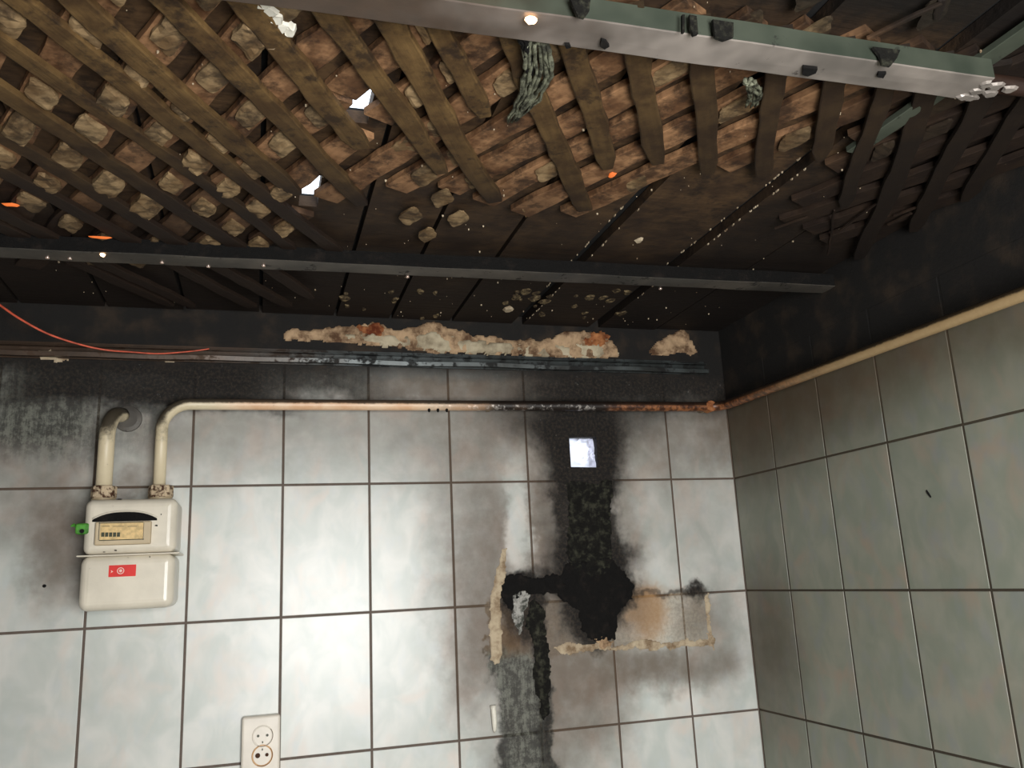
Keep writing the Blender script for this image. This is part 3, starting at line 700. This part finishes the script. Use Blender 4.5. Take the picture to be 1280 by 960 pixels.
# rusty brown stub that carries the near profile on to the right wall
bm = bmesh.new(); tube(bm, [(-.335, -1.258, Z0+.383), (-.2, -1.262, Z0+.383), (-.012, -1.266, Z0+.383)], .0125, 12)
st = tag(obj('rusty_bar', bm, M['oldwood'], None, True), 'rusty brown bar continuing from the right end of the pale profile', 'bar')
bm = bmesh.new()
for j, q in enumerate([(1222, 112), (1232, 104), (1246, 106), (1262, 110), (1216, 120), (1206, 119), (1238, 116)]):
    p = on_ceil(*q, .367); chip(bm, p, (.013, .010, .0025), .5, j+70, 9)
tag(obj('plaster_splash', bm, M['zinc_l']), 'lumpy white deposit at the joint of profile and rusty bar', 'plaster')

# hanging melted tatters
def tatter(label, pts, w, mat, seed, n=7):
    t_ = thing('melted_tatter', label, 'debris'); rr = random.Random(seed)
    for s in range(n):
        off = rr.uniform(-1, 1); bm = bmesh.new(); P = []; R = []
        m_ = len(pts)
        for i, (px, py, z) in enumerate(pts):
            c = on_ceil(px+off*w[i], py+rr.uniform(-3, 3), z); P.append(c); R.append(.0032*(1-.55*i/(m_-1))*rr.uniform(.7, 1.2))
        # finer path
        Q, RR = [], []
        for i in range(m_-1):
            for k in range(4):
                f = k/4; q = P[i].lerp(P[i+1], f); Q.append(q+Vector((rr.uniform(-1, 1), rr.uniform(-1, 1), rr.uniform(-1, 1)))*.0022); RR.append(R[i]*(1-f)+R[i+1]*f)
        Q.append(P[-1]); RR.append(.001); tube(bm, Q, RR, 6, True, .3); obj('strand', bm, mat, t_, True)
tatter('ragged grey-green melted clump hanging below the glint on the pale profile', [(668, 52, .378), (672, 88, .384), (660, 120, .39), (640, 150, .396)], [18, 22, 16, 8], M['tatter'], 2, 12)
tatter('black charred clump hanging beside the grey-green one at the pale profile', [(654, 40, .374), (660, 62, .38), (664, 90, .386)], [7, 7, 6], M['charb'], 8, 6)
tatter('pale green melted strip dangling from the middle of the pale profile', [(938, 99, .3655), (943, 108, .374), (945, 118, .382), (938, 130, .390)], [6, 7, 7, 6], M['tatter'], 5, 9)

# added emissive chips that make the small bright orange and peach spots
def glow_spot(q, z, s, mat, label):
    bm = bmesh.new(); chip(bm, (0, 0, 0), s, .5, int(q[0]), 9); o = obj('glow_spot', bm, mat, None, True); o.location = on_ceil(*q, z)
    tag(o, label, 'glow_spot', None)
glow_spot((665, 24), .362, (.008, .007, .003), M['glint'], 'bright peach glowing spot on the pale profile above the grey-green clump')
glow_spot((126, 295), .385, (.022, .006, .0015), M['glow_orange'], 'elongated orange glowing streak just behind the dark middle profile')
glow_spot((129, 317), .369, (.0055, .008, .002), M['glint'], 'small yellow-white glowing spot on the dark middle profile at left')
glow_spot((14, 254), .394, (.018, .006, .002), M['glow_orange'], 'orange glowing streak on a lath at the left edge of the ceiling')
glow_spot((766, 217), .402, (.007, .010, .002), M['glow_orange'], 'faint orange glowing spot between laths right of centre')

# ------------------------------------------------------------ gas pipe
zp = lambda x: Z0+.180+.010*(x+1.4)/1.35
pts = []
ox = on_wall(200, 600, -.07).x
pts += [(ox, -.072, Z0-.008), (ox, -.072, Z0+.10)]
Rb = .06
for k in range(0, 9):
    a = math.pi/2*k/8; pts.append((ox+Rb*(1-math.cos(a)), -.072+.02*k/8, Z0+.118+Rb*math.sin(a)+.002))
for i in range(1, 30):
    x = ox+Rb+(-.09-ox-Rb)*i/29; pts.append((x, -.052, zp(x)))
for k in range(1, 7):
    a = math.pi/2*k/6; pts.append((-.09+.042*math.sin(a), -.052-.042*(1-math.cos(a)), Z0+.190))
for i in range(1, 24):
    pts.append((-.048, -.094-2.35*i/23, Z0+.190-.012*i/10))
bm = bmesh.new(); tube(bm, pts, .0128, 16)
pipe = thing('gas_pipe', 'long cream-painted gas pipe from the meter along both walls, scorched mid-way', 'pipe')
obj('tube', bm, M['pipe'], pipe, True)
for q in ((536, 505), (547, 505), (558, 505)):
    x = on_wall(*q, -.05).x; bm = bmesh.new(); bmesh.ops.create_uvsphere(bm, u_segments=8, v_segments=6, radius=.0035); o = obj('tar_drip', bm, M['charb'], pipe, True); o.location = (x, -.058, zp(x)-.0125); o.scale = (1, 1, 1.7)
# bracket in the corner
bm = bmesh.new(); lathe_y(bm, -.085, Z0+.190, [(.014, -.034), (.0155, -.04), (.0155, -.064), (.014, -.066)], 12); obj('pipe_clip', bm, M['rustcrust'], pipe)
bm = bmesh.new(); box(bm, -.092, -.078, -.032, -.001, Z0+.183, Z0+.197); obj('clip_stem', bm, M['rust'], pipe)
bm = bmesh.new(); box(bm, -.70, -.692, -.04, -.001, Z0+.18, Z0+.19); obj('clip_stem', bm, M['rust'], pipe)

ix = on_wall(131, 600, -.07).x; iz = on_wall(140, 520, -.05).z
pts = [(ix, -.072, Z0-.008), (ix, -.072, Z0+.10)]
for k in range(1, 9):
    a = math.pi/2*k/8; pts.append((ix+.014*(1-math.cos(a)), -.072+.062*(1-math.cos(a)), Z0+.10+.062*math.sin(a)))
pts.append((ix+.018, .0, Z0+.164))
bm = bmesh.new(); tube(bm, pts, .0165, 16)
ip = thing('inlet_pipe', 'short cream pipe from the wall down into the left side of the gas meter', 'pipe')
obj('tube', bm, M['pipe'], ip, True)
bm = bmesh.new(); lathe_y(bm, ix+.03, Z0+.155, [(.030, -.0003), (.029, -.003), (.02, -.004)], 20); obj('wall_collar', bm, M['zinc_d'], ip)

# ------------------------------------------------------------ gas meter
YF = -.135
gm = thing('gas_meter', 'cream gas meter box on the tiled wall at the left with a red sticker', 'gas meter', None, (on_wall(160, 690, YF).x, -.06, Z0-.26))
base = Vector(gm.location)
def gobj(name, bm, mat, smooth=False):
    bm.transform(Matrix.Translation(-base)); return obj(name, bm, mat, gm, smooth)
def gp(x, y, yy=YF): return on_wall(x, y, yy)
def bevel_all(o, w=.0015, seg=2):
    m_ = o.modifiers.new('bevel', 'BEVEL'); m_.width = w; m_.segments = seg; m_.limit_method = 'ANGLE'; return o
XL, XR = gp(101, 690).x, gp(219, 690).x
ZT, ZM, ZB = gp(160, 621).z, gp(160, 690).z, gp(160, 760).z
def autosm(o):
    for p in o.data.polygons: p.use_smooth = abs(p.normal.y) < .98
bm = bmesh.new(); rbox(bm, XL+.002, XR+.001, ZM, ZT, -.012, YF, .015, .018, 6, 5); u = gobj('upper_case', bm, M['meter']); autosm(u)
bm = bmesh.new(); rbox(bm, XL, XR, ZB, ZM-.002, -.012, YF, .018, .018, 6, 5); u = gobj('lower_case', bm, M['meter']); autosm(u)
bm = bmesh.new(); rbox(bm, XL-.007, XR+.009, ZM-.0035, ZM-.0005, -.02, YF-.0025, .0014, .001, 2, 2); gobj('seam_flange', bm, M['meter'])
# arched recess over the counter housing
bm = bmesh.new(); ring = []
q0, q1, qt = gp(116, 648, YF-.001), gp(197, 646, YF-.001), gp(158, 638, YF-.001)
top = []; N = 14
for k in range(N+1):
    f = k/N; x = q0.x+(q1.x-q0.x)*f; z = q0.z+(qt.z-q0.z)*(1-abs(2*f-1)**2.6); top.append((x, z))
outer = top+[(q1.x, q1.z-.004), (q0.x, q0.z-.004)]
a = [bm.verts.new((x, YF+.001, z)) for x, z in outer]; b = [bm.verts.new((x, YF-.0015, z)) for x, z in outer]
for k in range(len(a)): bm.faces.new((a[k], a[(k+1) % len(a)], b[(k+1) % len(a)], b[k]))
bm.faces.new(a); bm.faces.new(b); gobj('recess', bm, M['charb'])
bm = bmesh.new(); pr = [(x, z+.002) for x, z in top]; tube(bm, [(x, YF-.002, z) for x, z in pr], .0014, 6); gobj('recess_lip', bm, M['meter'], True)
h0, h1 = gp(118, 680, YF-.012), gp(186, 649, YF-.012)
bm = bmesh.new(); rbox(bm, h0.x, h1.x+.006, h0.z, h1.z, YF+.001, YF-.013, .003, .003, 3, 2); ch = gobj('counter_housing', bm, M['meterdirty'])
def sub(name, bm, mat, par): bm.transform(Matrix.Translation(-base)); return obj(name, bm, mat, par)
l0, l1 = gp(125, 673, YF-.014), gp(180, 651, YF-.014)
bm = bmesh.new(); rbox(bm, l0.x, l1.x, l0.z, l1.z, YF-.012, YF-.0142, .001, .0003, 2, 1); sub('counter_label', bm, M['cream'], ch)
bm = bmesh.new()
for (a0, b0, a1, b1) in ((124.3, 651, 180, 651.8), (124.3, 672.4, 180.5, 673.2), (124, 651, 124.8, 673), (179.7, 651, 180.5, 673)):
    p, q = gp(a0, b1, YF-.0145), gp(a1, b0, YF-.0145); box(bm, p.x, q.x, YF-.0152, YF-.0138, p.z, q.z)
sub('label_border', bm, M['drum'], ch)
for k in range(5):
    p, q = gp(127+k*4.9, 669, YF-.015), gp(131.2+k*4.9, 663.5, YF-.015); bm = bmesh.new(); box(bm, p.x, q.x, YF-.0155, YF-.0138, p.z, q.z); sub('digit_drum', bm, M['drum'], ch)
bm = bmesh.new()
for a0, w_ in ((128, 10), (142, 14), (160, 12)):
    p, q = gp(a0, 656.2, YF-.015), gp(a0+w_, 655.4, YF-.015); box(bm, p.x, q.x, YF-.0147, YF-.0139, p.z, q.z)
sub('label_print', bm, M['drum'], ch)
# sticker
s0, s1 = gp(136, 719.5, YF), gp(171, 703.5, YF)
bm = bmesh.new(); rbox(bm, s0.x, s1.x, s0.z, s1.z, YF+.001, YF-.0008, .001, .0002, 2, 1); stk = gobj('red_sticker', bm, M['red'])
c = gp(151.5, 711.5, YF)
bm = bmesh.new()
for r1, r2 in ((.0068, .0052), (.0030, .0)):
    ro = [bm.verts.new((c.x+r1*math.cos(k*math.pi/10), YF-.0014, c.z+r1*math.sin(k*math.pi/10))) for k in range(20)]
    if r2:
        ri = [bm.verts.new((c.x+r2*math.cos(k*math.pi/10), YF-.0014, c.z+r2*math.sin(k*math.pi/10))) for k in range(20)]
        for k in range(20): bm.faces.new((ro[k], ro[(k+1) % 20], ri[(k+1) % 20], ri[k]))
    else: bm.faces.new(ro)
e = gp(140.5, 712.5, YF)
bm.faces.new([bm.verts.new((e.x+dx, YF-.0014, e.z+dz)) for dx, dz in ((-.002, .003), (.0025, 0), (-.002, -.003), (-.0008, 0))])
sub('sticker_print', bm, M['pinkwhite'], stk)
# unions
for nm, px in (('union_nut', 131), ('union_nut', 202)):
    c = gp(px, 610, -.07); bm = bmesh.new()
    lathe_z(bm, c.x, -.072, [(.024, ZT-.012), (.024, ZT+.006), (.0225, ZT+.007)], 24); nk = gobj('neck', bm, M['meterdirty'], False)
    bm = bmesh.new(); lathe_z(bm, c.x, -.072, [(.0235, ZT+.0065), (.0255, ZT+.009), (.0255, ZT+.030), (.0235, ZT+.033), (.017, ZT+.033)], 8); gobj(nm, bm, M['rust'])
# green seal
c = gp(104, 660, -.12); bm = bmesh.new()
rbox(bm, c.x-.012, gp(119, 660, -.12).x, c.z-.010, c.z+.012, -.105, -.133, .005, .003, 3, 2); gobj('green_seal', bm, M['green'])
bm = bmesh.new(); lathe_y(bm, c.x+.001, c.z-.004, [(.0045, -.130), (.0045, -.1338), (.003, -.134)], 12); gobj('seal_hole', bm, M['black'])
bm = bmesh.new(); tube(bm, [(c.x-.010, -.118, c.z+.006), (c.x-.018, -.12, c.z+.010), (c.x-.022, -.121, c.z+.007)], [.004, .0035, .002], 7); gobj('seal_tab', bm, M['green'])
# scratches and chips on the front
for j, (x, y, w_, h_) in enumerate(((150, 622, .012, .003), (196, 655, .008, .004), (131, 688, .006, .002), (145, 686, .008, .003), (188, 694, .003, .003), (202, 641, .003, .003))):
    p = gp(x, y, YF-.0005); bm = bmesh.new(); chip(bm, (0, 0, 0), (w_*.5, h_*.5, .0008), .5, j, 6)
    bm.transform(Matrix.Rotation(math.radians(90), 4, 'X')); bm.transform(Matrix.Translation(p)); gobj('enamel_chip', bm, M['charb'])

# ------------------------------------------------------------ double socket
p0, p1 = on_wall(303, 895, -.018), on_wall(351, 893, -.018)
sx0, sx1, sz1 = p0.x, p1.x, p0.z; sz0 = sz1-.150
so = thing('wall_socket', 'white double wall socket at the bottom of the tiled wall, lower outlet scorched', 'socket', None, ((sx0+sx1)/2, 0, sz0))
def sob(name, bm, mat, par=None, smooth=False): bm.transform(Matrix.Translation(-Vector(so.location))); return obj(name, bm, mat, par or so, smooth)
bm = bmesh.new(); rbox(bm, sx0, sx1, sz0, sz1, -.0005, -.020, .006, .005, 4, 3); pl = sob('plate', bm, M['socket'])
for j, (x, y) in enumerate(((329, 918), (328.5, 942.5))):
    c = on_wall(x, y, -.02); R_ = .0205
    bm = bmesh.new(); lathe_y(bm, c.x, c.z, [(R_+.0018, -.0195), (R_+.0018, -.0215), (R_, -.0218), (R_-.0015, -.0200), (R_-.002, -.0197)], 28)
    ou = sob('outlet', bm, M['socketburn'] if j else M['socket'], None, True)
    bm = bmesh.new(); tube(bm, [(c.x+(R_+.0005)*math.cos(a), -.0212, c.z+(R_+.0005)*math.sin(a)) for a in [math.radians(q) for q in range(-120, 41, 10)]], .0008, 6); sob('rim_shade', bm, M['brownhole'], ou)  # dark arc standing in for the shade along one side of the rim
    for dx in (-.0095, .0095):
        bm = bmesh.new(); rh = .0027 if not j else (.0052 if dx < 0 else .0036)
        lathe_y(bm, c.x+dx, c.z+.001, [(rh, -.0198), (rh, -.0222), (rh*.7, -.0224)], 12); sob('pin_hole', bm, M['brownhole'] if j else M['drum'], ou)
    bm = bmesh.new(); dz = -.0125 if not j else .0125; box(bm, c.x-.0012, c.x+.0012, -.0225, -.0198, c.z+dz-.002, c.z+dz+.002); sob('earth_clip', bm, M['drum'], ou)

# ------------------------------------------------------------ vent hole film, red wire, plug, nail
fm = bmesh.new(); N = 16; G = {}
for i in range(N+1):
    for j in range(N+1):
        x = HX0-.001+(HX1-HX0+.002)*i/N; z = HZ0-.001+(HZ1-HZ0+.002)*j/N
        u, v = i/N, j/N; fold = .012*abs((v-.70)-.30*u)**.8+.006*noise.noise((u*5, v*5, 2))+(.010*noise.noise((u*9, v*9, 8)) if u > .4 and v > .3 else 0)
        G[i, j] = fm.verts.new((x, .030-fold, z))
for i in range(N):
    for j in range(N): fm.faces.new((G[i, j], G[i+1, j], G[i+1, j+1], G[i, j+1]))
o = obj('plastic_film', fm, M['film'], None, False); m_ = o.modifiers.new('s', 'SOLIDIFY'); m_.thickness = .0004
tag(o, 'crumpled translucent film in the bright square vent hole in the tiled wall', 'plastic film')
P = [on_wall(-60, 335, -.12), on_wall(0, 379, -.12), on_wall(28, 398, -.12), on_wall(60, 415, -.11), on_wall(95, 427, -.10), on_wall(130, 435, -.09), on_wall(165, 438, -.07), on_wall(200, 440, -.05), on_wall(240, 437, -.035), on_wall(262, 434, -.03)]
Q = []
for i in range(len(P)-1):
    a, b, c_, d = P[max(i-1, 0)], P[i], P[i+1], P[min(i+2, len(P)-1)]
    for k in range(6):
        t_ = k/6; Q.append(.5*((2*b)+(c_-a)*t_+(2*a-5*b+4*c_-d)*t_**2+(3*b-a-3*c_+d)*t_**3))
Q.append(P[-1]); bm = bmesh.new(); n_ = len(Q); tube(bm, Q, [.0026-.0012*i/n_ for i in range(n_)], 8)
tag(obj('wire', bm, M['wire'], None, True), 'thin red wire sagging from the ceiling at the left edge', 'wire')
c = on_wall(617, 882, -.004); bm = bmesh.new()
tube(bm, [(c.x, -.004, c.z+.004), (c.x, -.005, c.z-.004), (c.x+.001, -.006, c.z-.03), (c.x+.001, -.005, c.z-.050), (c.x+.001, -.003, c.z-.057)], [.008, .0062, .0062, .0045, .001], 12)
tag(obj('wall_plug', bm, M['white'], None, True), 'small white pin-shaped plastic plug stuck on the sooty tiles', 'plug')
c = on_wall(56, 730.5, -.002); bm = bmesh.new(); lathe_y(bm, c.x, c.z, [(.0035, 0), (.0035, -.003), (.002, -.0045)], 10)
tag(obj('nail', bm, M['black']), 'black nail head in the tile left of the gas meter', 'nail')
c = on_right(1161, 615, -.001); bm = bmesh.new(); chip(bm, (0, 0, 0), (.0035, .010, .001), .5, 5, 6); bm.transform(Matrix.Rotation(math.radians(90), 4, 'Y') @ Matrix.Rotation(.0, 4, 'Z'))
o = obj('tile_chip', bm, M['black'], wall_right); o.location = c; o.rotation_euler = (math.radians(60), 0, 0)
